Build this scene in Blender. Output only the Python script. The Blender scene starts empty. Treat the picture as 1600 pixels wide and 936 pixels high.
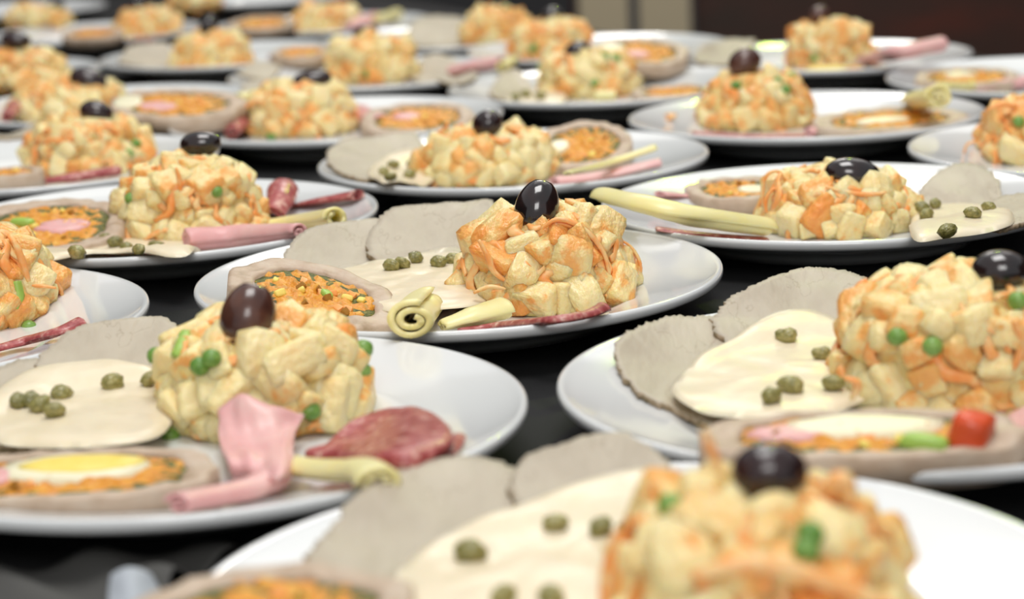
import bpy, bmesh, math, random
from mathutils import Vector, Matrix, noise
PI = math.pi
C = bpy.context.scene.collection
SC = bpy.context.scene

# ------------------------------------------------------------------ camera
RIM = 0.024                      # height of the plate rims over the table top
F_PX = 3335.1
PITCH, ROLL = math.radians(12.348), math.radians(-2.488)
EYE = Vector((0, 0, 0.2187 + RIM))
cp, sp = math.cos(PITCH), math.sin(PITCH)
FWD = Vector((0, cp, -sp)); UP0 = Vector((0, sp, cp)); RT0 = Vector((1, 0, 0))
RT = RT0 * math.cos(ROLL) + UP0 * math.sin(ROLL)
UP = -RT0 * math.sin(ROLL) + UP0 * math.cos(ROLL)
cam = bpy.data.cameras.new('camera'); camo = bpy.data.objects.new('camera', cam); C.objects.link(camo)
m = Matrix((RT, UP, -FWD)).transposed().to_4x4(); m.translation = EYE
camo.matrix_world = m
cam.sensor_width = 36; cam.lens = F_PX / 1600 * 36; cam.clip_start = 0.02; cam.clip_end = 50
cam.dof.use_dof = True; cam.dof.focus_distance = 1.055; cam.dof.aperture_fstop = 7.6
SC.camera = camo

# ------------------------------------------------------------------ world, lights, exposure
SC.view_settings.view_transform = 'Standard'; SC.view_settings.look = 'None'
SC.view_settings.exposure = -0.06; SC.view_settings.gamma = 1.0; SC.view_settings.use_curve_mapping = False
w = bpy.data.worlds.new('room_light'); SC.world = w; w.use_nodes = True
w.node_tree.nodes['Background'].inputs[0].default_value = (0.95, 0.97, 1.0, 1)
w.node_tree.nodes['Background'].inputs[1].default_value = 0.52

def area(name, loc, target, size, energy, col=(1, 1, 1), sy=None):
    l = bpy.data.lights.new(name, 'AREA'); l.energy = energy; l.color = col; l.size = size
    if sy: l.shape = 'RECTANGLE'; l.size_y = sy
    o = bpy.data.objects.new(name, l); C.objects.link(o); o.location = loc
    o.rotation_euler = (Vector(target) - Vector(loc)).to_track_quat('-Z', 'Y').to_euler()
    return o
area('ceiling_bounce_light', (0.05, 1.0, 2.8), (0.0, 1.5, 0), 1.25, 50, (1.0, 0.985, 0.96))
area('wall_fill_light', (0.2, 4.9, 2.4), (0.2, 5.6, 0), 0.8, 46, (1.0, 0.96, 0.9))  # unseen fill added to brighten the tan doors and back wall
area('front_fill_light', (0.1, -1.6, 1.7), (0, 1.3, 0), 1.0, 24, (1.0, 0.985, 0.96))  # fill added behind the camera to lift the front faces of the food
area('back_ceiling_light', (0.5, 3.4, 2.3), (0.1, 1.6, 0), 2.4, 15, (1.0, 0.96, 0.9))
def spot(name, loc, target, energy, col, ang, rad=0.03):
    l = bpy.data.lights.new(name, 'SPOT'); l.energy = energy; l.color = col
    l.spot_size = math.radians(ang); l.spot_blend = 0.6; l.shadow_soft_size = rad
    o = bpy.data.objects.new(name, l); C.objects.link(o); o.location = loc
    o.rotation_euler = (Vector(target) - Vector(loc)).to_track_quat('-Z', 'Y').to_euler()
spot('lime_dance_light', (0.9, 4.6, 2.0), (0.25, 1.75, 0), 27, (0.62, 1.0, 0.04), 34)

# ------------------------------------------------------------------ projection helpers (camera matching)
def ray(px, py):
    return FWD + RT * ((px - 800) / F_PX) + UP * ((468 - py) / F_PX)
def at(px, py, z=0.012):
    d = ray(px, py); t = (z - EYE.z) / d.z
    return EYE + d * t
def at_depth(px, py, Y):
    d = ray(px, py); return EYE + d * (Y / d.y)
def px_size(p):                       # metres per pixel at point p
    return (p - EYE).dot(FWD) / F_PX

# ------------------------------------------------------------------ object helpers
def link(name, bm, mat, parent=None, smooth=True, loc=None):
    me = bpy.data.meshes.new(name); bm.normal_update(); bm.to_mesh(me); bm.free()
    if smooth:
        for p in me.polygons: p.use_smooth = True
    if mat: me.materials.append(mat)
    return inst(name, me, parent, loc)
def inst(name, me, parent=None, loc=None, rot=None, scl=None):
    o = bpy.data.objects.new(name, me); C.objects.link(o)
    if parent: o.parent = parent
    if loc is not None: o.location = loc
    if rot is not None: o.rotation_mode = 'QUATERNION'; o.rotation_quaternion = rot
    if scl is not None: o.scale = scl
    return o
def tag(o, label=None, cat=None, group=None, kind=None):
    if label: o['label'] = label
    if cat: o['category'] = cat
    if group: o['group'] = group
    if kind: o['kind'] = kind
    return o
def empty(name, loc, label, cat, group=None):
    o = bpy.data.objects.new(name, None); C.objects.link(o); o.location = loc; o.empty_display_size = 0.02
    return tag(o, label, cat, group)
def nz(x, y, z=0.0, s=1.0): return noise.noise(Vector((x * s, y * s, z * s)))
def sstep(a, b, x):
    t = min(1, max(0, (x - a) / (b - a))); return t * t * (3 - 2 * t)

# ------------------------------------------------------------------ materials
def mat(name, col, rough=0.5, sss=0.0, srad=(1, .45, .2), sscale=0.003, coat=0.0, spec=0.5):
    m = bpy.data.materials.new(name); m.use_nodes = True
    b = m.node_tree.nodes['Principled BSDF']
    b.inputs['Base Color'].default_value = (*col, 1); b.inputs['Roughness'].default_value = rough
    b.inputs['Subsurface Weight'].default_value = sss; b.inputs['Subsurface Radius'].default_value = srad
    b.inputs['Subsurface Scale'].default_value = sscale
    b.inputs['Coat Weight'].default_value = coat; b.inputs['Coat Roughness'].default_value = 0.08
    b.inputs['Specular IOR Level'].default_value = spec
    return m
def N(m, t, **kw):
    n = m.node_tree.nodes.new(t)
    for k, v in kw.items(): setattr(n, k, v)
    return n
def L(m, a, b): m.node_tree.links.new(a, b)
def bsdf(m): return m.node_tree.nodes['Principled BSDF']
def noise_col(m, stops, scale, detail=3, coord='Object', rough=0.55, dist=0.0, rnd=0.0, stretch=None):
    tc = N(m, 'ShaderNodeTexCoord'); n = N(m, 'ShaderNodeTexNoise')
    n.inputs['Scale'].default_value = scale; n.inputs['Detail'].default_value = detail
    n.inputs['Roughness'].default_value = rough; n.inputs['Distortion'].default_value = dist
    src = tc.outputs[coord]
    if stretch:
        mp = N(m, 'ShaderNodeMapping'); mp.inputs['Scale'].default_value = stretch; L(m, src, mp.inputs[0]); src = mp.outputs[0]
    L(m, src, n.inputs['Vector'])
    fac = n.outputs['Fac']
    if rnd:
        oi = N(m, 'ShaderNodeObjectInfo'); mul = N(m, 'ShaderNodeMath', operation='MULTIPLY_ADD')
        mul.inputs[1].default_value = rnd; mul.inputs[2].default_value = -rnd / 2; L(m, oi.outputs['Random'], mul.inputs[0])
        ad = N(m, 'ShaderNodeMath', operation='ADD'); L(m, fac, ad.inputs[0]); L(m, mul.outputs[0], ad.inputs[1]); fac = ad.outputs[0]
        # shift the pattern per object as well
        va = N(m, 'ShaderNodeVectorMath', operation='ADD'); cx = N(m, 'ShaderNodeCombineXYZ')
        k = N(m, 'ShaderNodeMath', operation='MULTIPLY'); k.inputs[1].default_value = 37; L(m, oi.outputs['Random'], k.inputs[0])
        L(m, k.outputs[0], cx.inputs[0]); L(m, src, va.inputs[0]); L(m, cx.outputs[0], va.inputs[1]); L(m, va.outputs[0], n.inputs['Vector'])
    cr = N(m, 'ShaderNodeValToRGB'); e = cr.color_ramp.elements
    while len(e) < len(stops): e.new(0.5)
    for i, (p, c) in enumerate(stops): e[i].position = p; e[i].color = (*c, 1)
    L(m, fac, cr.inputs[0]); L(m, cr.outputs[0], bsdf(m).inputs['Base Color'])
    return n, cr
def bump(m, scale, strength, dist=0.001, detail=3, coord='Object', stretch=None):
    tc = N(m, 'ShaderNodeTexCoord'); n = N(m, 'ShaderNodeTexNoise'); n.inputs['Scale'].default_value = scale; n.inputs['Detail'].default_value = detail
    src = tc.outputs[coord]
    if stretch:
        mp = N(m, 'ShaderNodeMapping'); mp.inputs['Scale'].default_value = stretch; L(m, src, mp.inputs[0]); src = mp.outputs[0]
    L(m, src, n.inputs['Vector'])
    b = N(m, 'ShaderNodeBump'); b.inputs['Strength'].default_value = strength; b.inputs['Distance'].default_value = dist
    L(m, n.outputs['Fac'], b.inputs['Height']); L(m, b.outputs[0], bsdf(m).inputs['Normal'])

M = {}
M['porcelain'] = mat('white_porcelain', (0.77, 0.785, 0.785), 0.12, coat=0.35)
M['potato'] = mat('potato', (0.9, 0.7, 0.35), 0.34, 0.55, (1, .72, .28), 0.005)
noise_col(M['potato'], [(0.2, (0.91, 0.78, 0.44)), (0.45, (0.91, 0.745, 0.375)), (0.57, (0.92, 0.69, 0.31)), (0.68, (0.95, 0.46, 0.13))], 1.6, 3, rnd=0.28)
M['potato_orange'] = mat('carrot_coated_potato', (0.92, 0.6, 0.25), 0.34, 0.5, (1, .6, .2), 0.005)
noise_col(M['potato_orange'], [(0.28, (0.91, 0.72, 0.35)), (0.42, (0.93, 0.62, 0.24)), (0.54, (0.95, 0.45, 0.12)), (0.7, (0.95, 0.36, 0.08))], 1.7, 3, rnd=0.25)
bump(M['potato_orange'], 4, 0.3, 0.05)
bump(M['potato'], 4, 0.25, 0.05)
M['mayo'] = mat('mayonnaise', (0.9, 0.68, 0.3), 0.33, 0.55, (1, .62, .2), 0.005)
noise_col(M['mayo'], [(0.37, (0.90, 0.73, 0.34)), (0.54, (0.91, 0.64, 0.24)), (0.64, (0.96, 0.42, 0.10))], 75, 3)
bump(M['mayo'], 260, 0.35, 0.002)
M['carrot'] = mat('carrot', (0.95, 0.36, 0.09), 0.4, 0.3, (1, .4, .1), 0.003)
noise_col(M['carrot'], [(0.3, (0.96, 0.33, 0.07)), (0.5, (0.96, 0.44, 0.14)), (0.68, (0.93, 0.64, 0.30))], 140, 2, rnd=0.2)
M['pea'] = mat('pea', (0.16, 0.42, 0.05), 0.35, 0.2, (.5, 1, .2), 0.002)
noise_col(M['pea'], [(0.3, (0.10, 0.25, 0.03)), (0.7, (0.24, 0.40, 0.09))], 1.6, 2, rnd=0.3)
M['celery'] = mat('green_celery', (0.36, 0.55, 0.10), 0.4, 0.2, (.5, 1, .2), 0.002)
M['olive_black'] = mat('black_olive', (0.012, 0.007, 0.007), 0.16, coat=0.6, spec=0.6)
noise_col(M['olive_black'], [(0.35, (0.008, 0.005, 0.005)), (0.7, (0.022, 0.010, 0.009))], 120, 2)
bump(M['olive_black'], 300, 0.08, 0.001)
M['olive_brown'] = mat('brown_olive', (0.07, 0.025, 0.018), 0.26, coat=0.4)
noise_col(M['olive_brown'], [(0.3, (0.05, 0.018, 0.013)), (0.7, (0.115, 0.045, 0.028))], 90, 2)
M['olive_dark'] = mat('dark_brown_olive', (0.02, 0.008, 0.008), 0.2, coat=0.5)
noise_col(M['olive_dark'], [(0.3, (0.013, 0.006, 0.006)), (0.7, (0.032, 0.011, 0.011))], 90, 2)
M['veal'] = mat('cooked_veal', (0.42, 0.33, 0.26), 0.55, 0.15, (1, .6, .4), 0.002)
noise_col(M['veal'], [(0.25, (0.42, 0.355, 0.265)), (0.46, (0.50, 0.435, 0.335)), (0.494, (0.50, 0.435, 0.335)), (0.50, (0.38, 0.315, 0.225)), (0.506, (0.50, 0.435, 0.335)), (0.75, (0.57, 0.50, 0.395))], 42, 5, stretch=(1, 0.35, 1))
bump(M['veal'], 170, 0.5, 0.0016, 5, stretch=(1, 0.3, 1))
M['veal_edge'] = mat('roast_crust', (0.22, 0.15, 0.07), 0.7)
noise_col(M['veal_edge'], [(0.3, (0.13, 0.10, 0.04)), (0.5, (0.34, 0.25, 0.15)), (0.7, (0.45, 0.35, 0.25))], 260, 4)
M['sauce'] = mat('tuna_sauce', (0.80, 0.66, 0.46), 0.33, 0.2, (1, .7, .4), 0.003)
noise_col(M['sauce'], [(0.3, (0.80, 0.68, 0.47)), (0.55, (0.84, 0.73, 0.53)), (0.72, (0.77, 0.66, 0.48))], 45, 4)
bump(M['sauce'], 110, 0.3, 0.0015, 4)
M['caper'] = mat('caper', (0.2, 0.18, 0.04), 0.3, 0.2, coat=0.5)
noise_col(M['caper'], [(0.3, (0.15, 0.14, 0.025)), (0.5, (0.26, 0.235, 0.06)), (0.7, (0.42, 0.37, 0.13))], 2.2, 3, rnd=0.2)
bump(M['caper'], 3, 0.3, 0.1)
M['ham'] = mat('cooked_ham', (0.80, 0.43, 0.42), 0.38, 0.25, (1, .4, .35), 0.003)
noise_col(M['ham'], [(0.3, (0.76, 0.38, 0.37)), (0.55, (0.80, 0.45, 0.43)), (0.75, (0.83, 0.54, 0.49))], 55, 4)
bump(M['ham'], 220, 0.15, 0.001)
M['cheese'] = mat('pale_yellow_cheese', (0.87, 0.75, 0.33), 0.33, 0.5, (1, .8, .3), 0.006)
noise_col(M['cheese'], [(0.3, (0.92, 0.77, 0.32)), (0.6, (0.94, 0.81, 0.41)), (0.8, (0.92, 0.76, 0.28))], 40, 3)
M['salami'] = mat('marbled_salami', (0.4, 0.1, 0.08), 0.36, 0.1, coat=0.1)
noise_col(M['salami'], [(0.36, (0.30, 0.045, 0.045)), (0.52, (0.44, 0.10, 0.095)), (0.60, (0.52, 0.20, 0.17)), (0.70, (0.72, 0.47, 0.38))], 210, 3, rough=0.6)
bump(M['salami'], 260, 0.3, 0.001)
M['filling'] = mat('vegetable_filling', (0.8, 0.35, 0.03), 0.45, 0.15, (1, .5, .1), 0.003)
noise_col(M['filling'], [(0.24, (0.10, 0.11, 0.015)), (0.33, (0.45, 0.26, 0.03)), (0.43, (0.70, 0.26, 0.02)), (0.60, (0.78, 0.36, 0.035)), (0.72, (0.78, 0.52, 0.09))], 170, 4, rough=0.6)
bump(M['filling'], 260, 0.8, 0.002)
M['herb'] = mat('chopped_herbs', (0.07, 0.09, 0.015), 0.6)
noise_col(M['herb'], [(0.3, (0.03, 0.045, 0.01)), (0.6, (0.16, 0.16, 0.03)), (0.75, (0.42, 0.30, 0.05))], 400, 3)
bump(M['herb'], 600, 0.8, 0.001)
M['pork'] = mat('roulade_meat', (0.55, 0.44, 0.34), 0.5, 0.15, (1, .6, .4), 0.002)
noise_col(M['pork'], [(0.3, (0.40, 0.29, 0.19)), (0.47, (0.53, 0.40, 0.29)), (0.72, (0.59, 0.48, 0.37))], 90, 4)
bump(M['pork'], 200, 0.4, 0.0015)
M['egg_white'] = mat('egg_white', (0.88, 0.82, 0.58), 0.35, 0.2, (1, .9, .6), 0.003)
M['egg_yolk'] = mat('egg_yolk', (0.90, 0.70, 0.13), 0.5, 0.15, (1, .7, .2), 0.002)
noise_col(M['egg_yolk'], [(0.3, (0.88, 0.66, 0.11)), (0.7, (0.92, 0.76, 0.22))], 90, 3)
M['pepper'] = mat('red_pepper', (0.75, 0.10, 0.03), 0.3, 0.15)
M['cloth'] = mat('black_tablecloth', (0.010, 0.010, 0.0105), 0.75, spec=0.25)
bump(M['cloth'], 900, 0.4, 0.0006, 2)
M['napkin'] = mat('grey_napkin', (0.085, 0.083, 0.078), 0.8, spec=0.2)
M['napkin_hem'] = mat('white_napkin_hem', (0.42, 0.45, 0.49), 0.7)

# ------------------------------------------------------------------ structure: floor and back wall
def box(bm, lo, hi):
    r = bmesh.ops.create_cube(bm, size=1.0); c = [(a + b) / 2 for a, b in zip(lo, hi)]; s = [b - a for a, b in zip(lo, hi)]
    for v in r['verts']: v.co = Vector((c[0] + v.co.x * s[0], c[1] + v.co.y * s[1], c[2] + v.co.z * s[2]))
def struct(name, lo, hi, m, parent=None):
    bm = bmesh.new(); box(bm, lo, hi); o = link(name, bm, m, parent, smooth=False)
    if not parent: tag(o, kind='structure')
    return o
FLOOR = -0.74
M['floor'] = mat('dark_floor', (0.03, 0.02, 0.015), 0.5)
noise_col(M['floor'], [(0.3, (0.02, 0.014, 0.011)), (0.7, (0.04, 0.026, 0.018))], 3, 3)
M['wall_dark'] = mat('charcoal_wall', (0.018, 0.018, 0.02), 0.7)
M['wall_brown'] = mat('dark_brown_panelling', (0.05, 0.02, 0.014), 0.6)
noise_col(M['wall_brown'], [(0.3, (0.035, 0.018, 0.011)), (0.5, (0.055, 0.018, 0.010)), (0.7, (0.12, 0.018, 0.005))], 2.2, 3, stretch=(1, 1, 2.5))
M['tan'] = mat('tan_door', (0.46, 0.39, 0.26), 0.6)
M['grey_frame'] = mat('grey_door_frame', (0.07, 0.07, 0.075), 0.5)
WY = 6.2
def wx(px): return at_depth(px, 20, WY).x
struct('floor', (-4, -2, FLOOR - 0.1), (4, WY + 0.3, FLOOR), M['floor'])
struct('wall_back', (-4, WY, FLOOR), (4, WY + 0.2, 2.6), M['wall_brown'])
struct('wall_left', (-4.2, -2, FLOOR), (-4, WY + 0.2, 2.6), M['wall_dark'])
struct('wall_right', (4, -2, FLOOR), (4.2, WY + 0.2, 2.6), M['wall_brown'])
# ceiling-height charcoal panelling left of the door
struct('trim_1', (-4, WY - 0.05, FLOOR), (wx(893), WY, 2.4), M['wall_dark'])
d = struct('door_1', (wx(900), WY - 0.06, FLOOR), (wx(1082), WY, 1.6), M['grey_frame'])
for a, b in ((903, 979), (996, 1074)):
    struct('door_panel', (wx(a), WY - 0.09, FLOOR + 0.02), (wx(b), WY - 0.06, 1.57), M['tan'], d)

# ------------------------------------------------------------------ table and cloth
e1, e2, e3 = at(1720, 98, 0), at(1000, 60, 0), at(540, -14, 0)
edge = [Vector((-2.0, 0.26, 0)), Vector((1.3, 0.26, 0)), Vector((1.3, e1.y - 0.02, 0)), Vector((e1.x, e1.y, 0)), Vector((e2.x, e2.y, 0)), Vector((e3.x, e3.y, 0)), Vector((-2.0, e3.y + .45, 0))]
def poly_prism(pts, z0, z1):
    bm = bmesh.new(); a = [bm.verts.new((p.x, p.y, z1)) for p in pts]; b = [bm.verts.new((p.x, p.y, z0)) for p in pts]
    bm.faces.new(a); bm.faces.new(b[::-1]); n = len(pts)
    for i in range(n): bm.faces.new((b[i], b[(i + 1) % n], a[(i + 1) % n], a[i]))
    return bm
t = empty('banquet_table', (0, 1.3, FLOOR), 'long banquet table hidden under the black cloth', 'table')
o = link('tabletop', poly_prism([p - Vector((0, 1.3, 0)) for p in [Vector((p.x * .985, p.y * .985 + .01, 0)) for p in edge]], -FLOOR - 0.034, -FLOOR - 0.0045), M['wall_dark'], t, False)
for x, y in ((-1.7, 0.45), (1.1, 0.45), (1.0, 1.9), (-1.7, 3.0)):
    bm = bmesh.new(); box(bm, (x - .03, y - 1.33, 0), (x + .03, y - 1.27, -FLOOR - 0.034)); link('leg', bm, M['wall_dark'], t, False)
cl = poly_prism(edge, -0.004, 0.0)
bot = [v for v in cl.verts]
# hanging skirt of the cloth, gently pleated
n = len(edge)
for i in range(n):
    a, b = edge[i], edge[(i + 1) % n]; k = max(4, int((b - a).length / 0.06)); nrm = Vector(((b - a).y, -(b - a).x, 0)).normalized()
    rows = []
    for j in range(k + 1):
        p = a.lerp(b, j / k); wv = 0.012 * math.sin(j * 1.7) * (0 < j < k)
        rows.append((cl.verts.new(p + nrm * 0.001), cl.verts.new(p + nrm * (0.02 + wv) + Vector((0, 0, -0.3))), cl.verts.new(p + nrm * (0.03 + 1.6 * wv) + Vector((0, 0, -0.62)))))
    for j in range(k):
        for q in range(2): cl.faces.new((rows[j][q + 1], rows[j + 1][q + 1], rows[j + 1][q], rows[j][q]))
tag(link('tablecloth', cl, M['cloth'], None, False), 'plain black tablecloth under all the plates', 'tablecloth')

# ------------------------------------------------------------------ plates
R_P = 0.135
def lathe(prof, seg):
    bm = bmesh.new(); rings = []
    for r, z in prof:
        rings.append([bm.verts.new((r * math.cos(2 * PI * k / seg), r * math.sin(2 * PI * k / seg), z)) for k in range(seg)] if r > 1e-6 else [bm.verts.new((0, 0, z))])
    for a, b in zip(rings, rings[1:]):
        for k in range(seg):
            q = (k + 1) % seg
            if len(a) == 1: bm.faces.new((a[0], b[k], b[q]))
            elif len(b) == 1: bm.faces.new((a[k], b[0], a[q]))
            else: bm.faces.new((a[k], b[k], b[q], a[q]))
    bmesh.ops.recalc_face_normals(bm, faces=bm.faces)
    return bm
def surf_r(r):                       # height of the plate's upper surface
    if r < 0.080: return 0.0085
    if r < 0.094: return 0.0085 + 0.0048 * sstep(0.080, 0.094, r)
    return 0.0133 + (min(r, 0.1325) - 0.094) / 0.0385 * 0.0095
prof = [(0, 0.0085), (0.04, 0.0085), (0.078, 0.0085)] + [(0.080 + 0.0015 * i, surf_r(0.080 + 0.0015 * i)) for i in range(1, 11)] + [(0.105, surf_r(.105)), (0.118, surf_r(.118)), (0.128, surf_r(.128)), (0.1315, 0.0232), (0.1332, 0.0240), (0.1345, 0.0236), (0.1350, 0.0220), (0.1347, 0.0200), (0.1330, 0.0184), (0.1300, 0.0176),
        (0.115, 0.0140), (0.097, 0.0085), (0.088, 0.0040), (0.084, 0.0005), (0.081, 0.0003), (0.079, 0.0030), (0, 0.0030)]
_pb = lathe(prof, 128); plate_me = bpy.data.meshes.new('dinner_plate'); _pb.to_mesh(plate_me); _pb.free()
for p in plate_me.polygons: p.use_smooth = True
plate_me.materials.append(M['porcelain'])

class Plate:
    def __init__(s, x, y, desc, label):
        s.x, s.y, s.desc = x, y, desc
        s.o = inst('dinner_plate', plate_me, None, (x, y, 0)); tag(s.o, label, 'plate', 'white dinner plates on the table')
    def z(s, p): return surf_r(math.hypot(p.x - s.x, p.y - s.y))
    def at(s, px, py, up=0.0):        # point on the plate's surface under a pixel
        p = at(px, py, 0.012)
        for _ in range(6): p = at(px, py, s.z(p) + up)
        return p

# ------------------------------------------------------------------ salads
rnd = random.Random(5)
def potato_mesh(i):
    r = random.Random(100 + i); bm = bmesh.new(); bmesh.ops.create_cube(bm, size=1.0)
    for v in bm.verts: v.co += Vector((r.uniform(-.13, .13), r.uniform(-.13, .13), r.uniform(-.13, .13)))
    bmesh.ops.bevel(bm, geom=bm.edges[:], offset=0.17 + 0.07 * (i % 3), segments=2, profile=0.6, affect='EDGES')
    if i % 2: bmesh.ops.subdivide_edges(bm, edges=[e for e in bm.edges if e.calc_length() > 0.3], cuts=1, use_grid_fill=True)
    for v in bm.verts: v.co *= 1 + 0.10 * nz(v.co.x + i * 3, v.co.y, v.co.z, 2.1)
    me = bpy.data.meshes.new('potato_cube'); bm.normal_update(); bm.to_mesh(me); bm.free()
    for p in me.polygons: p.use_smooth = True
    me.materials.append(M['potato']); return me
POT = [potato_mesh(i) for i in range(10)]
def recol(i, name, mt):
    me = POT[i].copy(); me.name = name; me.materials.clear(); me.materials.append(mt); return me
POT_O = [recol(i, 'potato_cube', M['potato_orange']) for i in range(10)]
def tube(pts, rad, sides=6):
    bm = bmesh.new(); rings = []; n = len(pts)
    for i, p in enumerate(pts):
        t = (pts[min(i + 1, n - 1)] - pts[max(i - 1, 0)]).normalized()
        s = t.cross(Vector((0.13, 0.2, 1))).normalized(); u = s.cross(t)
        rr = rad(i / (n - 1)) if callable(rad) else rad
        rings.append([bm.verts.new(p + (s * math.cos(2 * PI * k / sides) + u * 0.75 * math.sin(2 * PI * k / sides)) * rr) for k in range(sides)])
    for a, b in zip(rings, rings[1:]):
        for k in range(sides): bm.faces.new((a[k], a[(k + 1) % sides], b[(k + 1) % sides], b[k]))
    bm.faces.new(rings[0][::-1]); bm.faces.new(rings[-1])
    bmesh.ops.recalc_face_normals(bm, faces=bm.faces)
    return bm
def shred_mesh(i):
    r = random.Random(40 + i); ln = r.uniform(0.016, 0.030); k = r.uniform(10, 26); pts = []
    n = 9; cs = r.uniform(-14, 14)
    for j in range(n):
        x = (j / (n - 1) - .5) * ln
        pts.append(Vector((x, cs * x * x + 0.0015 * math.sin(j * 1.1 + i), -k * x * x * 0.9)))
    bm = tube(pts, lambda t: 0.0013 * (0.55 + 0.9 * math.sin(PI * min(.93, max(.1, t)))), 5)
    me = bpy.data.meshes.new('carrot_shred'); bm.to_mesh(me); bm.free()
    for p in me.polygons: p.use_smooth = True
    me.materials.append(M['carrot']); return me
SHR = [shred_mesh(i) for i in range(8)]
def blob_mesh(name, mt, sub, amp, fr, seed):
    bm = bmesh.new(); bmesh.ops.create_icosphere(bm, subdivisions=sub, radius=1.0)
    for v in bm.verts: v.co *= 1 + amp * nz(v.co.x + seed, v.co.y, v.co.z, fr)
    me = bpy.data.meshes.new(name); bm.to_mesh(me); bm.free()
    for p in me.polygons: p.use_smooth = True
    me.materials.append(mt); return me
PEA = [blob_mesh('pea', M['pea'], 2, 0.10, 1.3, i) for i in range(3)]
CAP = [blob_mesh('caper', M['caper'], 2, 0.30, 1.7, 10 + i) for i in range(4)]

class Salad:
    def __init__(s, pl, px, py, wpx, h, label, top=0.66, n=80, carrots=26, seed=1, lean=0.0, size=0.0132, peas=(), stalks=(), orange=None):
        r = random.Random(seed * 17 + 3)
        orange = {2: .16, 11: .16, 25: .6, 32: .55, 34: .5, 49: .45, 55: .45, 65: .7, 59: .45, 41: .3, 23: .35, 53: .3, 36: .25, 38: .35, 63: .2}.get(seed, .08)
        c = pl.at(px, py); s.c = Vector((c.x, c.y, pl.z(c) if math.hypot(c.x - pl.x, c.y - pl.y) < .08 else 0.0095)); s.pl = pl
        s.R = wpx / 2 * px_size(c); s.h, s.top, s.lean, s.seed = h - 0.006, top, lean, seed
        s.o = empty('potato_salad', s.c, label, 'potato salad', 'moulded potato salads on the plates')
        R, H = s.R, s.h; carrots = int(carrots * 1.5)
        cubes = []; tries = 0; sp = size * 0.80
        while len(cubes) < n and tries < 5000:
            tries += 1
            u = r.random(); th = r.uniform(0, 2 * PI)
            p, nr = s.surf(u, th)
            if p.z < size * .35: p.z = size * .35
            if all((p - q).length > sp for q, _ in cubes): cubes.append((p, nr))
        # mayonnaise body bulging round every cube
        bm = bmesh.new(); nu, nv = 64, 24; rows = []
        for i in range(nv + 1):
            row = []
            for k in range(nu if i < nv else 1):
                u = 0.0 + i / nv * 0.999; th = 2 * PI * k / nu
                p, nr = s.surf(u, th)
                g = 0.0
                for q, _ in cubes:
                    d2 = (p - q).length_squared
                    if d2 < 0.0004: g = max(g, math.exp(-d2 / (2 * 0.0060 ** 2)))
                off = -0.0054 + 0.0062 * g + 0.0018 * nz(p.x + seed, p.y, p.z, 140)
                p = p + nr * off
                p.z = max(p.z, 0.0006 + pl.z(s.c + p) - s.c.z if p.z < 0.012 else 0)
                row.append(bm.verts.new(p))
            rows.append(row)
        for a, b in zip(rows, rows[1:]):
            for k in range(nu):
                q = (k + 1) % nu
                if len(b) == 1: bm.faces.new((a[k], a[q], b[0]))
                else: bm.faces.new((a[k], a[q], b[q], b[k]))
        bm.faces.new(rows[0][::-1])
        link('mayonnaise', bm, M['mayo'], s.o)
        for q, nr in cubes:
            z = size * r.choice((.8, .95, 1.05, 1.2, 1.35))
            sc = Vector((z * r.uniform(.85, 1.45), z * r.uniform(.8, 1.15), z * r.uniform(.75, 1.05)))
            rot = nr.to_track_quat('Z', 'Y') @ Vector((r.uniform(-.9, .9), r.uniform(-.9, .9), 1)).normalized().to_track_quat('Z', 'Y')
            from mathutils import Quaternion
            rot = rot @ Quaternion((0, 0, 1), r.uniform(0, 2 * PI))
            p = q - nr * (sc.z * r.uniform(.26, .46))
            lo = pl.z(s.c + p) - s.c.z + max(sc) * .42
            p.z = max(p.z, lo)
            inst('potato_cube', r.choice(POT_O if r.random() < orange else POT), s.o, p, rot, sc)
        for i in range(carrots):
            u = r.random() ** 0.9; th = r.uniform(0, 2 * PI); p, nr = s.surf(u, th)
            from mathutils import Quaternion
            rot = nr.to_track_quat('Z', 'Y') @ Quaternion((0, 0, 1), r.uniform(0, 2 * PI))
            k = r.uniform(.75, 1.25); p = p + nr * r.uniform(-0.0014, 0.0018); p.z = max(p.z, 0.006 + pl.z(s.c + p) - s.c.z)
            inst('carrot_shred', r.choice(SHR), s.o, p, rot, (k, k * r.uniform(1, 1.9), k * 1.1))
        for (x, y) in peas: s.pea(x, y)
        for pts in stalks: s.stalk(pts)
    def prof(s, z):                    # mound radius at height z
        t = min(1, max(0, z / s.h)); k = s.R * (1 - (1 - s.top) * t ** 1.15)
        if t > 0.72: k *= math.sqrt(max(0, 1 - ((t - .72) / .28) ** 2.4))
        return k * (1 + 0.0)
    def surf(s, u, th):                # u 0..1 from base to crown, area-like
        R, H = s.R, s.h
        if u < 0.62: z = H * 0.80 * u / 0.62; r = s.prof(z)
        else:
            w_ = (u - .62) / .38; r = s.prof(H * .80) * math.sqrt(max(0, 1 - w_)) ; 
            z = H * .80 + H * .20 * (1 - (r / s.prof(H * .80)) ** 2.2)
        wob = 1 + 0.06 * nz(math.cos(th) + s.seed * 5, math.sin(th), z * 40, 1.4)
        p = Vector((r * wob * math.cos(th) + s.lean * z, r * wob * math.sin(th), z))
        nz_ = 0.25 if u < .5 else (0.25 + 2.5 * (u - .5) / .5)
        return p, Vector((math.cos(th), math.sin(th), nz_)).normalized() if u < .97 else Vector((0, 0, 1))
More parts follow.
